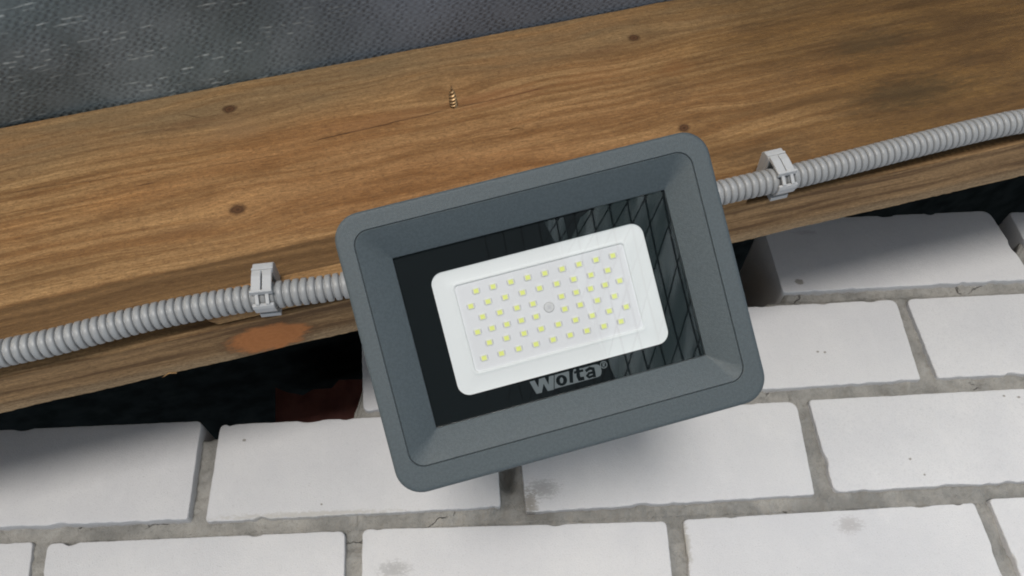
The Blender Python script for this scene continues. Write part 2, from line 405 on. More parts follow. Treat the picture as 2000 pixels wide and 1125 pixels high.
# ------------------------------------------------------------------ brick wall
wall = empty('brick_wall', Matrix.Translation((0, YW, 0)))
tag(wall, 'white silicate brick wall with rough grey mortar joints and a stepped open top below the rafter', 'wall')
def P2(px, py): q = at_y(px, py, YW); return (q.x, q.z)
bricks = []    # (TL, TR, BR, BL, (corner radii mm), yoff)
def bk(tl, tr, br, bl_, rad=(4,4,2,2), yo=0., chip=0): bricks.append((P2(*tl), P2(*tr), P2(*br), P2(*bl_), rad, yo, chip))
bk((1486, 432), (1930, 412), (2018, 546), (1529, 573), (4, 9, 3, 4), -.001)         # top row on the right
bk((1972, 413), (2440, 392), (2560, 520), (2040, 543), (3, 4, 2, 2), .001)
bk((705, 645), (1210, 618), (1246, 780), (709, 803), (5, 3, 2, 6), 0)               # second row
bk((1222, 611), (1750, 584), (1799, 741), (1260, 776), (3, 8, 2, 2), 0)
bk((1770, 583), (2330, 556), (2420, 710), (1832, 738), (7, 3, 2, 3), .0005)
bk((-200, 852), (397, 825), (370, 1017), (-250, 1043), (4, 5, 3, 2), -.0045)        # third row
bk((430, 829), (968, 802), (978, 990), (400, 1020), (5, 3, 3, 4), 0, 1)
bk((1010, 810), (1556, 783), (1592, 966), (1027, 1001), (4, 10, 2, 3), 0)
bk((1579, 780), (2110, 752), (2190, 930), (1630, 961), (4, 3, 2, 7), .0005)
bk((-560, 1088), (63, 1057), (40, 1262), (-610, 1290), (3, 3, 2, 2), .001)          # fourth row
bk((92, 1061), (674, 1036), (671, 1243), (62, 1266), (6, 6, 2, 2), 0)
bk((707, 1033), (1302, 1017), (1324, 1225), (704, 1245), (6, 5, 2, 2), 0)
bk((1333, 1014), (1903, 981), (1985, 1180), (1358, 1220), (5, 3, 2, 2), 0)
bk((1932, 973), (2520, 945), (2640, 1140), (2018, 1178), (4, 3, 2, 2), .001)
# courses and ends outside the frame, on the same lattice
def lat(u, v): return (-.249+u/1000, .189+v/1000)
def lbrick(u, v, w=250): bricks.append((lat(u, v+88), lat(u+w, v+88), lat(u+w, v), lat(u, v), (3,3,2,2), random.uniform(-.001,.001), 0))
for r in range(2, 6):
    off = 0 if r % 2 == 0 else -130
    for k in range(-3, 6): lbrick(off+260*k, -98*r)
for k in (-3, -2): lbrick(260*k-4, 0)
for k in (4, 5): lbrick(-130+260*k, -98)
for k in (-3, -4): lbrick(-130+260*k+(-6), -98)
for k in (3, 4): lbrick(260*k+8, 0)
for k in (1, 2): lbrick(628+520+260*(k-1)-248, 98)
for k in (2, 3): lbrick(517+260*k, 196)
bm = bmesh.new()
def base_outline(c, rad, ms):
    pts = []
    for i in range(4):
        P, r = c[i], rad[i]/1000
        a = (c[i-1]-P).normalized(); nx = c[(i+1) % 4]; b = (nx-P).normalized()
        for k in range(6):
            t = k/5; pts.append((P + a*r*(1-t)**2 + b*r*t**2, i, (k-2.5)*0, 0.))
        s_ = P + b*r; e = nx - b*(rad[(i+1) % 4]/1000)
        for k in range(1, ms[i]): pts.append((s_.lerp(e, k/ms[i]), i, 1., 1.))
    return pts
def inset_quad(c, d):
    return [c[i] + ((c[i-1]-c[i]).normalized() + (c[(i+1) % 4]-c[i]).normalized())*d for i in range(4)]
for i, (a, b, c, d, rad, yo, chip) in enumerate(bricks):
    Q = [Vector(q) for q in (a, b, c, d)]; seed = i*3.7
    ms = [max(4, int((Q[(k+1) % 4]-Q[k]).length/.0030)) for k in range(4)]
    cen = sum(Q, Vector((0, 0)))/4
    def ringv(inset, y, jit, wob=0.):
        out = []
        for p, side, w_, _ in base_outline(inset_quad(Q, inset), rad, ms):
            t = (Q[(side+1) % 4]-Q[side]).normalized(); nn = Vector((t.y, -t.x))
            if nn.dot(cen-p) < 0: nn = -nn
            rough = .00018 if side != 2 else .00045
            dd = (mnoise.noise(Vector((p.x*110, p.y*110, seed)))*rough*1.6 + mnoise.noise(Vector((p.x*420, p.y*420, seed+9)))*rough)
            ch = mnoise.noise(Vector((p.x*60, p.y*60, seed+31)))
            if side == 2: dd += max(0, ch-.26)*.006
            else: dd += max(0, ch-.36)*.006
            q = p + nn*dd*jit*w_
            w = mnoise.noise(Vector((q.x*200, q.y*200, i+50.)))*wob
            out.append(bm.verts.new((q.x, y + w, q.y)))
        return out
    rs = [ringv(.0060, yo, 0), ringv(.0026, yo, .2), ringv(.0008, yo+.0001, .95), ringv(.0003, yo+.0006, 1, .0002), ringv(0, yo+.0022, 1, .0004), ringv(0, yo+.118, 0)]
    o = rs[0]
    bm.faces.new(rs[0])
    for A, B in zip(rs, rs[1:]):
        for k in range(len(o)):
            bm.faces.new((A[k], A[(k+1) % len(o)], B[(k+1) % len(o)], B[k]))
    bm.faces.new(list(reversed(rs[-1])))
brickwork = mesh_obj('brickwork', bm, M_BRICK, wall, smooth=28)

# mortar: one lumpy body per course, recessed behind the brick faces
bm = bmesh.new()
def mortar_block(x0, x1, z0, z1, step=.0026, ztop=None):
    nx = int((x1-x0)/step); nz = max(2, int((z1-z0)/step))
    g = []
    for i in range(nx+1):
        rowv = []
        for j in range(nz+1):
            x = x0+(x1-x0)*i/nx; z = z0+(z1-z0)*j/nz
            if ztop: z = z0+(min(z1, ztop(x))-z0)*j/nz
            d = .0062 + .0026*mnoise.noise(Vector((x*38, z*38, 2.))) + .0030*mnoise.noise(Vector((x*110, z*110, 5.))) + .0022*mnoise.noise(Vector((x*320, z*320, 8.)))
            if j == nz: d += .002
            hq = P2(990, 918); d += .022*math.exp(-(((x-hq[0])/.0055)**2+((z-hq[1])/.013)**2))
            d = max(d, .0008)
            rowv.append(bm.verts.new((x, d, z)))
        g.append(rowv)
    for i in range(nx):
        for j in range(nz):
            bm.faces.new((g[i][j], g[i+1][j], g[i+1][j+1], g[i][j+1]))
    # top, back, sides
    back = [[bm.verts.new((g[i][0].co.x, .112, g[i][0].co.z)), bm.verts.new((g[i][-1].co.x, .112, g[i][-1].co.z))] for i in range(nx+1)]
    for i in range(nx):
        bm.faces.new((g[i][-1], g[i+1][-1], back[i+1][1], back[i][1]))
        bm.faces.new((back[i][0], back[i+1][0], g[i+1][0], g[i][0]))
        bm.faces.new((back[i][0], back[i][1], back[i+1][1], back[i+1][0]))
    for e in (0, nx):
        bm.faces.new(g[e] + [back[e][1], back[e][0]])
zA = P2(400, 1020)[1]
xj = P2(408, 850)[0]
xs = P2(716, 800)[0]       # left end of the second course
xc = P2(1522, 572)[0]      # left end of the top course
def topA(x):
    base = P2(700, 817)[1] - .002
    dz = .010*math.exp(-((x-xj)/.02)**2)
    return base - dz
mortar_block(-1.05, 1.3, -.40, .1830)                                  # lower courses
mortar_block(-1.05, xs-.004, .1795, .274, ztop=topA)                   # third course, open part
mortar_block(xs-.004, 1.3, .1797, .2765)
def topB(x):
    return .2755 + .098*min(1, max(0, (x-(xs-.010))/.012)) if x < xs+.004 else 1
mortar_block(xs-.012, xc-.006, .2700, .3690, ztop=lambda x: .284+(.085 if x > xs+.003 else (.085*max(0, (x-xs+.012)/.015)**1.5)))
mortar_block(xc-.012, 1.3, .2700, .3810)
xg = P2(1975, 470)[0]
mortar_block(xc+.006, 1.3, .3805, .4600, ztop=lambda x: .46 - .035*math.exp(-((x-xg)/.018)**2))
mortar = mesh_obj('mortar', bm, M_MORTAR, wall, smooth=True)

# ------------------------------------------------------------------ loft behind the wall
def struct(name, bm, m): o = mesh_obj(name, bm, m); o['kind'] = 'structure'; return o
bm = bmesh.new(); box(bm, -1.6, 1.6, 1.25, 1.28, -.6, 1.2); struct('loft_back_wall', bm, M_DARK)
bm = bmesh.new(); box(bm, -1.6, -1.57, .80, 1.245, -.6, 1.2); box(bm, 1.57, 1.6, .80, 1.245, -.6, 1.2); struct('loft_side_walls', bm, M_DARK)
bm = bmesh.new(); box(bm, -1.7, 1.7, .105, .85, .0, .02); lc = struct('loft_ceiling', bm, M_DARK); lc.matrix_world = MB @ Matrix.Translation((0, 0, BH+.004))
# red brick pier standing in the loft
bm = bmesh.new()
q0, q1 = at_y(538, 800, .86), at_y(760, 790, .86)
for r in range(4):
    z0 = q0.z-.02+.0775*(r-4)
    for k in range(3):
        xx = q0.x-.002+.128*k + (.064 if r % 2 else 0) - (.064 if r % 2 else 0)
        box(bm, xx, xx+.122, .86, .98, z0, z0+.067, .002)
# broken upper brick
zt = q0.z-.02+.0775
def rb(px, py): return at_y(px, py, .862)
prof = [(538, 830), (538, 757), (560, 766), (592, 772), (612, 760), (648, 758), (662, 742), (712, 741), (790, 735), (790, 830)]
vf = [bm.verts.new((rb(*p).x, .862, rb(*p).z)) for p in prof]; vb = [bm.verts.new((v.co.x, .97, v.co.z)) for v in vf]
bm.faces.new(vf); bm.faces.new(list(reversed(vb)))
for k in range(len(vf)):
    bm.faces.new((vf[k], vf[(k+1) % len(vf)], vb[(k+1) % len(vf)], vb[k]))
red = mesh_obj('clay_brick_pier', bm, M_REDB)
tag(red, 'dark red broken clay brick in the gap behind the white wall', 'brick')

# ------------------------------------------------------------------ roof membrane
MM = MB @ Matrix.Translation((0, 0, BH+.001))
bm = bmesh.new()
nx, ny = 200, 90
g = []
for i in range(nx+1):
    rowv = []
    for j in range(ny+1):
        x = -1.5+3.2*i/nx; y = -.36+.46*j/ny
        z = .0 + .011*mnoise.noise(Vector((x*6+y*3, y*9, 1.))) + .0022*mnoise.noise(Vector((x*22, y*14, 4.)))
        if y < 0: z += min(1, -y/.09)*.004 + .04*(-y)**1.2
        z = max(z, .0005)
        rowv.append(bm.verts.new((x, y, z)))
    g.append(rowv)
for i in range(nx):
    for j in range(ny): bm.faces.new((g[i][j], g[i+1][j], g[i+1][j+1], g[i][j+1]))
memb = mesh_obj('roof_membrane', bm, M_MEMB, smooth=True)
memb.matrix_world = MM
sm = memb.modifiers.new('thickness', 'SOLIDIFY'); sm.thickness = .0006; sm.offset = 1
tag(memb, 'dark grey woven roof membrane with pale dashes lying over the wooden rafter', 'membrane')

# ------------------------------------------------------------------ rafter
bm = bmesh.new()
L0, L1 = -1.2, 1.3
nx = 900
prev = None
def rafter_profile(x):
    w = 1/(1+math.exp((x-.02)/.05))          # wane on the left side only
    n1 = mnoise.noise(Vector((x*30, 0, 1.)))*.0006 + mnoise.noise(Vector((x*140, 0, 2.)))*.00035
    n2 = mnoise.noise(Vector((x*25, 5, 1.)))*.0007 + mnoise.noise(Vector((x*180, 5, 2.)))*.0004
    n3 = mnoise.noise(Vector((x*25, 9, 1.)))*.0008 + mnoise.noise(Vector((x*220, 9, 2.)))*.0005
    yb = .0045*w
    hw = .0470
    return [(yb+.0016, 0+n1*.3), (yb, .0018), (yb*.5, hw*.5), (0, hw), (0, .08), (0, .13), (0, BH-.0012+n2*.3), (.0010, BH+n2),
            (BD, BH), (BD, .001), (BD-.0008, n3)]
for i in range(nx+1):
    x = L0+(L1-L0)*i/nx
    cur = [bm.verts.new((x, y, z)) for y, z in rafter_profile(x)]
    if prev:
        for k in range(len(cur)):
            bm.faces.new((prev[k], prev[(k+1) % len(cur)], cur[(k+1) % len(cur)], cur[k]))
    else: bm.faces.new(cur)
    prev = cur
bm.faces.new(list(reversed(prev)))
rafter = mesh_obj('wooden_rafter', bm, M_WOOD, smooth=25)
rafter.matrix_world = MB
tag(rafter, 'broad sloping pine rafter with knots and a dark lower edge, carrying the floodlight and conduit', 'wooden beam')

# thin packing board behind lamp and conduit
a = MBi @ at_y(402, 640, YB-.006); b = MBi @ at_y(1466, 398, YB-.006)
bm = bmesh.new()
nb_ = 60; prev = None
for i in range(nb_+1):
    t = i/nb_; x = a.x+(b.x-a.x)*t
    z0 = .0003 + .0006*mnoise.noise(Vector((x*40, 0, 3.))) ; z1 = .020
    if i == 0: z0 += .004
    cur = [bm.verts.new((x+(.003 if z > .01 and i == 0 else 0), y, z)) for y, z in ((0.0005, z0), (-.006, z0+.0006), (-.0065, z0+.0014), (-.0065, z1), (.0005, z1))]
    if prev:
        for k in range(5): bm.faces.new((prev[k], prev[(k+1) % 5], cur[(k+1) % 5], cur[k]))
    else: bm.faces.new(cur)
    prev = cur
bm.faces.new(list(reversed(prev)))
bat = mesh_obj('packing_board', bm, M_BATTEN); bat.matrix_world = MB
tag(bat, 'thin pale wooden packing strip under the conduit behind the floodlight', 'wood strip')

# ------------------------------------------------------------------ conduit
YC = YB-.0150
cpx = [(-140, 722), (-60, 706), (0, 691), (100, 669), (200, 643), (300, 618), (400, 598), (480, 584), (560, 573), (640, 563), (720, 547), (900, 503), (1100, 455), (1250, 416), (1340, 393),
       (1405, 377), (1460, 364), (1515, 352), (1560, 342), (1640, 322), (1760, 291), (1880, 261), (1960, 243), (2000, 236), (2080, 222), (2160, 206)]
cp = [at_y(*p, YC) for p in cpx]
def catmull(P, step):
    out = []
    for i in range(len(P)-1):
        p0, p1, p2, p3 = P[max(i-1, 0)], P[i], P[i+1], P[min(i+2, len(P)-1)]
        n_ = 60
        for k in range(n_):
            t = k/n_
            out.append(.5*((2*p1)+(-p0+p2)*t+(2*p0-5*p1+4*p2-p3)*t*t+(-p0+3*p1-3*p2+p3)*t**3))
    out.append(P[-1])
    res = [out[0]]; acc = 0; s = 0
    # resample evenly
    d = [0]
    for i in range(1, len(out)): d.append(d[-1]+(out[i]-out[i-1]).length)
    n_ = int(d[-1]/step); j = 0; res = []
    for k in range(n_+1):
        t = k*step
        while j < len(d)-2 and d[j+1] < t: j += 1
        f = (t-d[j])/max(1e-9, d[j+1]-d[j]); res.append(out[j].lerp(out[j+1], min(1, f)))
    return res
PITCHC = .00485
samples = [(0.00, .0063), (.07, .0064), (.15, .00785), (.25, .00822), (.50, .00830), (.75, .00822), (.85, .00785), (.93, .0064)]
path = catmull(cp, PITCHC/100)
pts, rad = [], []
npitch = len(path)//100
for k in range(npitch):
    for f, r in samples:
        pts.append(path[k*100+int(f*100)]); rad.append(r)
bm = bmesh.new()
# smooth tangents: use wider window
def sweep_smooth(bm, path, idxs, rad, sides):
    rings = []
    for i, r in zip(idxs, rad):
        t = (path[min(i+60, len(path)-1)]-path[max(i-60, 0)]).normalized()
        a = t.cross(Vector((0, 0, 1))).normalized(); b = t.cross(a)
        rings.append([bm.verts.new(path[i]+(a*math.cos(2*math.pi*k/sides)+b*math.sin(2*math.pi*k/sides))*r) for k in range(sides)])
    for A, B in zip(rings, rings[1:]):
        for k in range(sides): bm.faces.new((A[k], A[(k+1) % sides], B[(k+1) % sides], B[k]))
    bm.faces.new(rings[0]); bm.faces.new(list(reversed(rings[-1])))
sweep_smooth(bm, path, [k*100+int(f*100) for k in range(npitch) for f, _ in samples], rad, 36)
cond = mesh_obj('corrugated_conduit', bm, M_CONDUIT, smooth=45)
tag(cond, 'light grey corrugated plastic conduit clipped along the rafter and passing behind the floodlight', 'conduit')

# ------------------------------------------------------------------ conduit clips
def extrude_profile(bm, prof, x0, x1, bev=.0003):
    va = [bm.verts.new((x0, y, z)) for y, z in prof]; vb = [bm.verts.new((x1, y, z)) for y, z in prof]
    f = [bm.faces.new(va), bm.faces.new(list(reversed(vb)))]
    n_ = len(prof)
    for k in range(n_): f.append(bm.faces.new((va[k], va[(k+1) % n_], vb[(k+1) % n_], vb[k])))
    if bev: bmesh.ops.bevel(bm, geom=list({e for q in f for e in q.edges}), offset=bev, segments=1, affect='EDGES')
# local: x along conduit, -y towards the viewer, z up; origin on conduit axis
def make_clip(M, label):
    root = empty('conduit_clip', M)
    tag(root, label, 'pipe clip', 'grey clips holding the conduit on the rafter')
    w = .0062
    yb = YB-YC
    bm = bmesh.new()      # saddle: plate against the wood, top block, lower jaw
    extrude_profile(bm, [(yb-.0005, -.0060), (yb-.0005, .0185), (yb-.0035, .0185), (yb-.0035, .0100), (yb-.0042, -.0050), (yb-.0042, -.0060)], -w, w)
    mesh_obj('base', bm, M_CLIP, root)
    bm = bmesh.new()
    arc = [(-.0085*math.cos(R(a_)), -.0085*math.sin(R(a_))) for a_ in range(66, 171, 13)]
    arco = [(-.0097*math.cos(R(a_)), -.0097*math.sin(R(a_))) for a_ in range(170, 60, -13)]
    extrude_profile(bm, arc + arco, -w, w, .00015)
    extrude_profile(bm, [(-.0020, -.0082), (-.0048, -.0076), (-.0050, -.0096), (-.0020, -.0102)], -w*1.02, w*1.02, .0002)
    mesh_obj('lower_jaw', bm, M_CLIP, root)
    bm = bmesh.new()
    extrude_profile(bm, [(yb-.0038, .0098), (yb-.0038, .0188), (-.0060, .0200), (-.0092, .0178), (-.0100, .0140), (-.0098, .0098)], -w, w, .0005)
    extrude_profile(bm, [(yb-.0038, .0125), (yb-.0038, .0142), (-.0106, .0142), (-.0106, .0125)], -w*1.04, w*1.04, .0003)
    mesh_obj('top_block', bm, M_CLIP, root)
    bm = bmesh.new()      # strap in two halves, with the lip across its end
    for s in (-1, 1):
        xa, xb = (-w*.96, -.0003) if s < 0 else (.0004, w*.96)
        dy = 0 if s < 0 else .0004
        extrude_profile(bm, [(-.0088+dy, .0105), (-.0112+dy, .0120), (-.0118+dy, .0075), (-.0110+dy, -.0032), (-.0090+dy, -.0032), (-.0092+dy, .006)], xa, xb, .0003)
    extrude_profile(bm, [(-.0086, -.0042), (-.0086, -.0028), (-.0122, -.0028), (-.0122, -.0042)], -w*1.06, w*1.06, .0002)
    mesh_obj('strap', bm, M_CLIP, root)
    bm = bmesh.new()      # teeth of the latch below the lip
    for xx in (-.0030, .0030):
        extrude_profile(bm, [(-.0045, -.0092), (-.0078, -.0040), (-.0096, -.0040), (-.0062, -.0092)], xx-.0011, xx+.0011, .0002)
    mesh_obj('latch_teeth', bm, M_CLIP, root)
    return root
def clip_at(px, py, tilt):
    p = at_y(px, py, YC); return Matrix.Translation(p) @ Matrix.Rotation(-R(tilt), 4, 'Y')
def nearest_slope(px, py):
    p = at_y(px, py, YC); i = min(range(len(path)), key=lambda k: (path[k]-p).length_squared)
    d = path[min(i+120, len(path)-1)]-path[max(i-120, 0)]
    return path[i], math.degrees(math.atan2(d.z, d.x))
pl, sl = nearest_slope(519, 578)
make_clip(Matrix.Translation(pl) @ Matrix.Rotation(-R(sl-2), 4, 'Y'), 'pale grey plastic pipe clip on the conduit left of the floodlight, beside the orange knot')
pr_, sr = nearest_slope(1524, 349)
make_clip(Matrix.Translation(pr_) @ Matrix.Rotation(-R(sr+1), 4, 'Y'), 'pale grey plastic pipe clip on the conduit right of the floodlight')

# ------------------------------------------------------------------ screw tip poking out of the rafter
base = at_y(886, 207, YB)
scr = empty('wood_screw', Matrix.Translation(base))
bm = bmesh.new()
Ls = .021; seg = 20; steps = 110; prev = None
dirv = Vector((-.03, -1, .02)).normalized(); ax = dirv.cross(Vector((0, 0, 1))).normalized(); ay = dirv.cross(ax)
for i in range(steps+1):
    t = -.15+1.15*i/steps
    core = .0019*min(1, max(.03, (1-t)*1.7))
    ring = []
    for k in range(seg):
        an = 2*math.pi*k/seg
        ph = (t*Ls/.0030 - an/(2*math.pi)) % 1
        th = max(0, 1-abs(ph-.5)/.22)
        r = core + th*.0012*min(1, max(0, (1-t)*2.4))
        ring.append(bm.verts.new(dirv*(t*Ls)+(ax*math.cos(an)+ay*math.sin(an))*r))
    if prev:
        for k in range(seg): bm.faces.new((prev[k], prev[(k+1) % seg], ring[(k+1) % seg], ring[k]))
    else: bm.faces.new(ring)
    prev = ring
bm.faces.new(list(reversed(prev)))
bpy.data.objects.remove(scr)
scr = mesh_obj('wood_screw', bm, M_BRASS, smooth=50); scr.location = base
tag(scr, 'yellowish threaded screw tip poking out of the rafter above the floodlight', 'screw')
# splinters: one under the rafter, one on its face
def splinter(name, p0, p1, r, label):
    bm = bmesh.new(); mid = p0.lerp(p1, .5)+Vector((0, -.001, .001))
    sweep(bm, [p0, mid, p1], [r, r*.8, r*.15], 6)
    o = mesh_obj(name, bm, M_BATTEN); tag(o, label, 'splinter')
ub = ray(345, 728); k_ = (B0.dot(nrm)/ub.dot(nrm)); su = ub*k_
splinter('wood_splinter', su, su+Vector((-.008, -.002, -.004)), .0006, 'thin pale splinter hanging from the lower rear edge of the rafter')
splinter('wood_splinter', at_y(996, 253, YB-.0006), at_y(1024, 250, YB-.0012), .0004, 'tiny pale sliver on the rafter face right of the screw tip')

# ------------------------------------------------------------------ floodlight
def Rxyz(rx, ry, rz): return Matrix.Rotation(rz, 3, 'Z') @ Matrix.Rotation(ry, 3, 'Y') @ Matrix.Rotation(rx, 3, 'X')
RL = Rxyz(R(1.4), R(4.5), R(14.5))
camM = Matrix(((CX.x, CU.x, -CD.x), (CX.y, CU.y, -CD.y), (CX.z, CU.z, -CD.z)))
RW = camM @ RL
posL = camM @ Vector((.0204, -.0106, -.3906))
ML = Matrix.Translation(posL) @ RW.to_4x4(); MLi = ML.inverted()
def lp(px, py, z=0.):           # pixel -> lamp coordinates on the plane z
    o = MLi @ Vector((0, 0, 0)); d = MLi.to_3x3() @ ray(px, py)
    t = (z-o.z)/d.z; q = o+d*t; return Vector((q.x, q.y))
def lpq(ps, z): return [lp(*p, z) for p in ps]
def rrect(c, rads, n=10):
    """rounded quad from four corners TL TR BR BL"""
    out = []
    for i in range(4):
        P, a, b = c[i], (c[i-1]-c[i]).normalized(), (c[(i+1) % 4]-c[i]).normalized()
        r = rads[i] if isinstance(rads, (list, tuple)) else rads
        if r <= 0: r = 1e-5
        cen = P+(a+b)*r
        for k in range(n+1):
            th = k/n*math.pi/2
            out.append(cen - b*r*math.cos(th) - a*r*math.sin(th))
    return out
def offs(c, d):
    """inset a quad by d"""
    cen = sum(c, Vector((0, 0)))/4
    out = []
    for i in range(4):
        a = (c[i-1]-c[i]).normalized(); b = (c[(i+1) % 4]-c[i]).normalized()
        out.append(c[i]+(a+b)*d)
    return out
def loft(bm, rings, close_first=False, close_last=False, mats=None):
    V = [[bm.verts.new((p.x, p.y, z)) for p in r] for r, z in rings]
    for j, (A, B) in enumerate(zip(V, V[1:])):
        for k in range(len(A)):
            f = bm.faces.new((A[k], A[(k+1) % len(A)], B[(k+1) % len(A)], B[k]))
            if mats: f.material_index = mats[j]
    if close_first: bm.faces.new(V[0])
    if close_last: bm.faces.new(list(reversed(V[-1])))
    return V
OUT = [Vector(q) for q in ((-.0925, .0681), (.0925, .0681), (.0925, -.0681), (-.0925, -.0681))]
SEAM = lpq([(686, 455), (1345, 293), (1460, 739), (805, 918)], 0)
ZG = -.0075
GL = lpq([(768, 503), (1297, 371), (1380, 694), (850, 838)], ZG)
def sq(c):   # square up the quad to a clean rectangle
    x0 = (c[0].x+c[3].x)/2; x1 = (c[1].x+c[2].x)/2; y1 = (c[0].y+c[1].y)/2; y0 = (c[2].y+c[3].y)/2
    return [Vector((x0, y1)), Vector((x1, y1)), Vector((x1, y0)), Vector((x0, y0))]
print('seam', SEAM, 'glass', GL)
SEAM, GL = sq(SEAM), sq(GL)
WIN = sq(lpq([(840, 538), (1254, 430), (1310, 668), (897, 778)], ZG-.001))
RID = sq(lpq([(886, 559), (1215, 474), (1258, 640), (928, 729)], -.0135))
lamp = empty('led_floodlight', ML)
tag(lamp, 'slim grey rectangular LED floodlight with white diode panel and brand print, hung on the rafter', 'floodlight')
bm = bmesh.new()
loft(bm, [(rrect(offs(OUT, .002), .011), -.0155), (rrect(OUT, .0128), -.0140), (rrect(OUT, .0130), -.0035), (rrect(offs(OUT, .0003), .0128), -.0010), (rrect(offs(OUT, .0011), .0122), -.0002),
          (rrect(offs(OUT, .0018), .0118), 0), (rrect(offs(OUT, .0024), .0114), 0), (rrect(offs(SEAM, -.0003), .0076), 0), (rrect(offs(SEAM, -.0001), .0074), -.0002), (rrect(offs(SEAM, -.0001), .0074), -.0009)])
mesh_obj('outer_frame', bm, M_HOUSING, lamp, smooth=28)
bm = bmesh.new()
loft(bm, [(rrect(offs(SEAM, -.0006), .0078), -.0008), (rrect(offs(SEAM, .0009), .0068), -.0008)])
mesh_obj('gasket', bm, M_SEAM, lamp)
bm = bmesh.new()
loft(bm, [(rrect(offs(SEAM, .00015), .0073), -.0010), (rrect(offs(SEAM, .00015), .0073), -.0005), (rrect(offs(SEAM, .0005), .0070), -.0003),
          (rrect(offs(GL, -.0006), .0007), ZG+.0004), (rrect(GL, .0005), ZG-.0001), (rrect(GL, .0005), ZG-.003)])
mesh_obj('bezel', bm, M_HOUSING, lamp, smooth=35)
bm = bmesh.new()
g0, g1 = offs(GL, -.0002), None
box(bm, g0[0].x, g0[1].x, g0[3].y, g0[0].y, ZG-.0024, ZG-.0008)
mesh_obj('glass_pane', bm, M_GLASS, lamp)
bm = bmesh.new()
loft(bm, [(rrect(offs(GL, -.0008), .0006), -.0102), (rrect(WIN, .0060), -.0102), (rrect(WIN, .0060), -.0104), (rrect(offs(GL, -.0008), .0006), -.0104)])
border = mesh_obj('printed_border', bm, M_BLACK, lamp)
# reflector tray, bead round the board, board
bm = bmesh.new()
loft(bm, [(rrect(offs(WIN, -.003), .008), -.01055), (rrect(offs(WIN, .0004), .0066), -.0107), (rrect(offs(RID, -.0019), .0034), -.0118), (rrect(offs(RID, -.0012), .0028), -.0115),
          (rrect(offs(RID, -.0005), .0024), -.0112), (rrect(offs(RID, .0002), .0018), -.0115), (rrect(offs(RID, .0006), .0015), -.0128)])
mesh_obj('reflector_tray', bm, M_WHITE, lamp, smooth=60)
bm = bmesh.new()
q = offs(RID, .0002); box(bm, q[0].x, q[1].x, q[3].y, q[0].y, -.0138, -.0122)
board = mesh_obj('circuit_board', bm, M_PCB, lamp)
ZP = -.0122
rows = [[(334,451),(435,425),(540,397),(641,371),(742,346),(845,320),(945,292),(1046,266),(1146,241)],
        [(303,542),(405,514),(507,488),(610,461),(711,435),(813,408),(914,381),(1016,356),(1116,328)],
        [(373,604),(475,578),(577,551),(672,527),(842,483),(929,459),(1014,437),(1100,415),(1187,390)],
        [(343,695),(429,672),(517,649),(603,626),(691,603),(861,558),(953,533),(1054,507),(1156,482)],
        [(413,757),(515,731),(619,703),(721,676),(823,649),(925,623),(1024,597),(1125,570),(1226,545)],
        [(382,849),(485,822),(587,794),(690,767),(792,740),(893,713),(993,687),(1094,660),(1195,632)]]
bm = bmesh.new()
box(bm, -.0021, .0021, -.0011, .00115, 0.00003, .00015, mat=2)
box(bm, -.0016, .0016, -.0015, .0015, .00015, .00055, .0001, 1, mat=0)
box(bm, -.00115, .00115, -.00105, .00105, .00055, .00062, mat=1)
led0 = mesh_obj('led', bm, [M_LEDB, M_PHOS, M_SOLDER], board)
first = True
for rw in rows:
    for (zx, zy) in rw:
        p = lp(820+zx/3.0404, 420+zy/3.0404, ZP+.0005)
        o = led0 if first else led0.copy()
        if not first: col.objects.link(o); o.parent = board
        first = False
        o.location = (p.x, p.y, ZP); o.rotation_euler = (0, 0, random.uniform(-.02, .02))
p = lp(820+767/3.0404, 420+547/3.0404, ZP)
bm = bmesh.new()
sg = 28
loft(bm, [([Vector((math.cos(2*math.pi*k/sg), math.sin(2*math.pi*k/sg)))*r for k in range(sg)], z) for r, z in ((.0027, .0001), (.0026, .0004), (.0023, .0006), (.0019, .0006))], close_last=True)
scw = mesh_obj('board_screw', bm, M_STEEL, board, smooth=20); scw.location = (p.x, p.y, ZP)
bm = bmesh.new()
box(bm, -.0012, .0012, -.00028, .00028, .0005, .00068); box(bm, -.00028, .00028, -.0012, -.00030, .0005, .00068); box(bm, -.00028, .00028, .00030, .0012, .0005, .00068)
cr = mesh_obj('cross_recess', bm, M_SOLDER, lamp); cr.location = (p.x, p.y, ZP); cr.rotation_euler = (0, 0, .6)
# traces on the board, a hair above it

# logo, printed between border and glass
ZL = -.01016
def lz(zx, zy): return lp(1000+zx/9.0909, 680+zy/9.0909, ZL)
logo = None
def flat(bm, pts, z, mat=0):
    f = bm.faces.new([bm.verts.new((p.x, p.y, z)) for p in pts]); f.material_index = mat
def stroke(bm, pts, w, z, mat=1):
    P_ = [Vector(p) for p in pts]
    for i, (a, b) in enumerate(zip(P_, P_[1:])):
        d = (b-a).normalized()*(w*.35); nn = Vector((-d.y, d.x)).normalized()*(w/2)
        zz = z+i*2e-7
        flat(bm, [lz(*(a-d+nn)), lz(*(b+d+nn)), lz(*(b+d-nn)), lz(*(a-d-nn))], zz, mat)
bm = bmesh.new()
flat(bm, [lz(*q) for q in ((310,597),(400,572),(470,700),(478,548),(580,520),(652,650),(655,503),(742,480),(742,736),(635,762),(560,632),(530,790),(435,812))], ZL)
flat(bm, [lz(*q) for q in ((756,476),(1000,409),(1016,416),(1018,445),(1085,427),(1090,388),(1110,372),(1250,352),(1430,300),(1490,288),(1540,296),(1575,335),(1590,400),(1585,455),(1565,490),(1525,512),(756,722))], ZL)
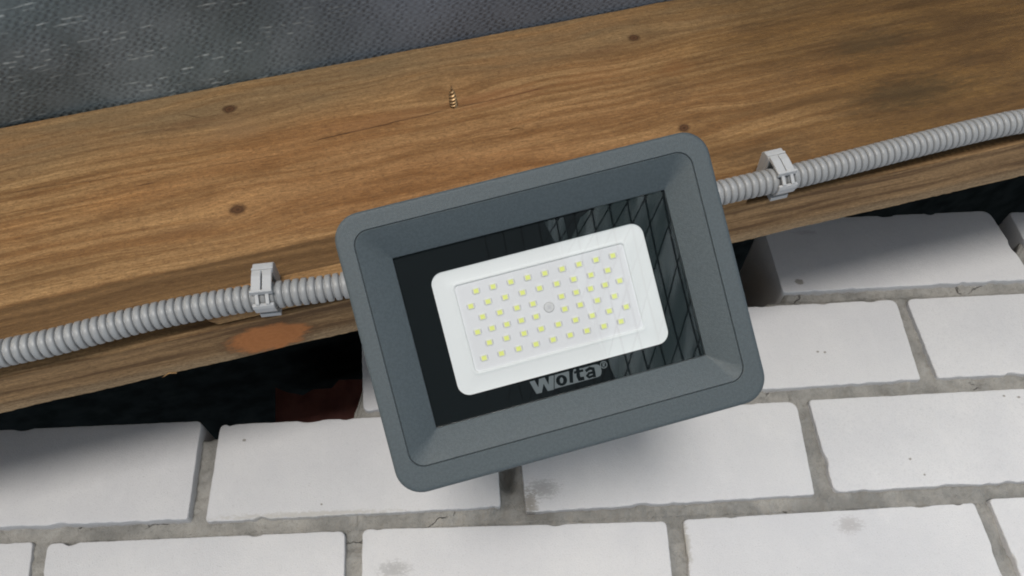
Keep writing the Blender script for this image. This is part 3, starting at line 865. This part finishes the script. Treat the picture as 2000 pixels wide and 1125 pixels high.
def ering(cx, cy, rx, ry, rot, mat, z, n_=24):
    c_, s_ = math.cos(rot), math.sin(rot)
    return [lz(cx+rx*math.cos(2*math.pi*k/n_)*c_-ry*math.sin(2*math.pi*k/n_)*s_, cy+rx*math.cos(2*math.pi*k/n_)*s_+ry*math.sin(2*math.pi*k/n_)*c_) for k in range(n_)]
flat(bm, ering(880, 572, 100, 97, -.25, 1, 0), ZL+4e-6, 1)
flat(bm, ering(880, 572, 30, 52, -.05, 0, 0), ZL+8e-6, 0)
stroke(bm, [(1046, 420), (1055, 592)], 66, ZL+4e-6)
stroke(bm, [(1165, 372), (1178, 500), (1200, 550), (1262, 538)], 64, ZL+4e-6)
stroke(bm, [(1115, 432), (1250, 398)], 42, ZL+5e-6)
stroke(bm, [(1322, 398), (1380, 358), (1440, 365), (1455, 430), (1465, 500)], 52, ZL+4e-6)
stroke(bm, [(1455, 425), (1370, 445), (1335, 490), (1370, 518), (1440, 490)], 42, ZL+6e-6)
for k in range(24):
    a0, a1 = 2*math.pi*k/24, 2*math.pi*(k+1)/24
    flat(bm, [lz(1628+r*math.cos(t), 295+r*math.sin(t)) for r, t in ((66, a0), (66, a1), (50, a1), (50, a0))], ZL, 0)
stroke(bm, [(1612, 262), (1618, 330)], 14, ZL, 0); stroke(bm, [(1612, 266), (1642, 262), (1648, 284), (1618, 298), (1652, 324)], 13, ZL+1e-6, 0)
logo = mesh_obj('brand_print', bm, [M_LOGO, M_BLACK], border, recalc=False)
for p_ in logo.data.polygons:
    if p_.normal.z < 0: p_.flip()

# rear body with cooling fins
bm = bmesh.new()
RB = [Vector(q) for q in ((-.075, .052), (.075, .052), (.075, -.052), (-.075, -.052))]
loft(bm, [(rrect(offs(OUT, .002), .011), -.0155), (rrect(offs(RB, -.006), .010), -.018), (rrect(RB, .008), -.024), (rrect(RB, .008), -.030)], close_first=False, close_last=True)
for k in range(-8, 9): box(bm, k*.0085-.001, k*.0085+.001, -.048, .048, -.0335, -.0301)
mesh_obj('rear_housing', bm, M_REARM, lamp, smooth=40)
# bracket: bent steel strip from both sides of the body to the rafter
br = empty('mounting_bracket', ML); br.parent = lamp; br.matrix_parent_inverse = Matrix(); br.matrix_local = Matrix()
bpy.data.objects.remove(br)
bm = bmesh.new()
pb = MLi @ (MB @ Vector((.026/math.cos(BSL)+.02, -.0030, .030)))       # point on beam face
nb3 = MLi.to_3x3() @ Vector((0, -1, 0)); upb = MLi.to_3x3() @ (MB.to_3x3() @ Vector((0, 0, 1))); xb3 = MLi.to_3x3() @ (MB.to_3x3() @ Vector((1, 0, 0)))
def strip(bm, pts, wdir, w, t):
    pr = None
    for i, p_ in enumerate(pts):
        tg = (pts[min(i+1, len(pts)-1)]-pts[max(i-1, 0)]).normalized(); nn = tg.cross(wdir).normalized()
        cur = [bm.verts.new(p_+wdir*w/2+nn*t/2), bm.verts.new(p_-wdir*w/2+nn*t/2), bm.verts.new(p_-wdir*w/2-nn*t/2), bm.verts.new(p_+wdir*w/2-nn*t/2)]
        if pr:
            for k in range(4): bm.faces.new((pr[k], pr[(k+1) % 4], cur[(k+1) % 4], cur[k]))
        else: bm.faces.new(cur)
        pr = cur
    bm.faces.new(list(reversed(pr)))
cpt = pb
sA = Vector((-.079, .0, -.024)); sB = Vector((.079, .0, -.024))
eA = cpt - xb3*.070; eB = cpt + xb3*.070
wd = upb.normalized()
strip(bm, [sA, sA.lerp(eA, .5)+Vector((-.002, 0, 0)), eA+nb3*.002, eA.lerp(eB, .06), eA.lerp(eB, .5), eA.lerp(eB, .94), eB+nb3*.002, sB.lerp(eB, .5)+Vector((.002, 0, 0)), sB], wd, .022, .0022)
mesh_obj('mounting_bracket', bm, M_REARM, lamp, smooth=30)
bm = bmesh.new()
pA = Vector((.03, -.02, -.030)); pC = MLi @ at_y(1250, 470, YB-.012)
sweep(bm, [pA, pA+Vector((0, 0, -.018)), pA.lerp(pC, .5)+Vector((0, .005, -.012)), pC], .0036, 14)
mesh_obj('power_cable', bm, M_CABLE, lamp, smooth=True)
for o_ in list(lamp.children): pass

# ------------------------------------------------------------------ stand-in netted sheet, added behind the camera to give the glass its reflection
nL = (RW @ Vector((0, 0, 1))).normalized()
def refl(px, py):
    d = ray(px, py).normalized(); q = lp(px, py, ZG-.0008); P = ML @ Vector((q.x, q.y, ZG-.0008))
    return P, d - nL*2*d.dot(nL)
Pm, Dm = refl(1270, 560)
DIST = 2.6
cen = Pm+Dm*DIST
zax = -Dm.normalized(); xax = Vector((0, 0, 1)).cross(zax).normalized(); yax = zax.cross(xax)
MS = Matrix(((xax.x, yax.x, zax.x, cen.x), (xax.y, yax.y, zax.y, cen.y), (xax.z, yax.z, zax.z, cen.z), (0, 0, 0, 1))); MSi = MS.inverted()
def rs(px, py):
    P, D = refl(px, py); o = MSi @ P; d = MSi.to_3x3() @ D; t = -o.z/d.z; return (o+d*t).xy
screen = empty('stand_in_screen', MS)
tag(screen, 'stand-in pale translucent sheet under dark crossing netting, added for the reflection in the floodlight glass', 'screen')
n = NT('pale_translucent_sheet')
df = n.t.nodes.new('ShaderNodeBsdfDiffuse'); tl_ = n.t.nodes.new('ShaderNodeBsdfTranslucent'); ms = n.t.nodes.new('ShaderNodeMixShader')
cc = n.mix(n.step(n.noise(n.vscale(n.co(), (14, 2.2, 1)), 1, 4, .6), .42, .60), (.42, .50, .50), (.74, .80, .80))
n.set(df.inputs[0], cc); n.set(tl_.inputs[0], cc); ms.inputs[0].default_value = .9
n.t.links.new(df.outputs[0], ms.inputs[1]); n.t.links.new(tl_.outputs[0], ms.inputs[2])
M_SHEET = n.done(ms.outputs[0])
M_NET = mat_simple('dark_netting', (.01, .012, .012), .7)
bm = bmesh.new()
polyA = [(1062, 432), (1100, 424), (1112, 478), (1135, 425), (1160, 405), (1420, 340), (1440, 760), (1215, 765), (1180, 690), (1130, 560)]
pA_ = [rs(*p) for p in polyA]
vv_ = [bm.verts.new((p.x, p.y, .02*math.sin(p.x*9))) for p in pA_]
f = bm.faces.new(vv_)
ex = bmesh.ops.extrude_face_region(bm, geom=[f]); bmesh.ops.translate(bm, verts=[v_ for v_ in ex['geom'] if isinstance(v_, bmesh.types.BMVert)], vec=(0, 0, -.0015))
mesh_obj('sheet', bm, M_SHEET, screen)
bm = bmesh.new()
def netline(pxs, r=.0026):
    P_ = [rs(*p) for p in pxs]
    sweep(bm, [Vector((p.x, p.y, .014)) for p in P_], r, 6)
for k in range(-3, 14):           # two families of curved cords
    x0 = 1040+k*36
    netline([(x0+ (t*6)**1.6*2.2 + t*55*(1+.02*k), 360+t*420) for t in [i/14 for i in range(15)]], .0036)
    netline([(x0+190-t*190-26*math.sin(t*3+k*.3), 340+t*440) for t in [i/14 for i in range(15)]], .0028)
mesh_obj('netting', bm, M_NET, screen)

# ------------------------------------------------------------------ render settings
scene.render.engine = 'CYCLES'
scene.cycles.filter_width = 1.9; scene.cycles.max_bounces = 8; scene.cycles.transparent_max_bounces = 12
scene.cycles.caustics_reflective = False; scene.cycles.caustics_refractive = False
scene.render.resolution_x = 1024; scene.render.resolution_y = 576
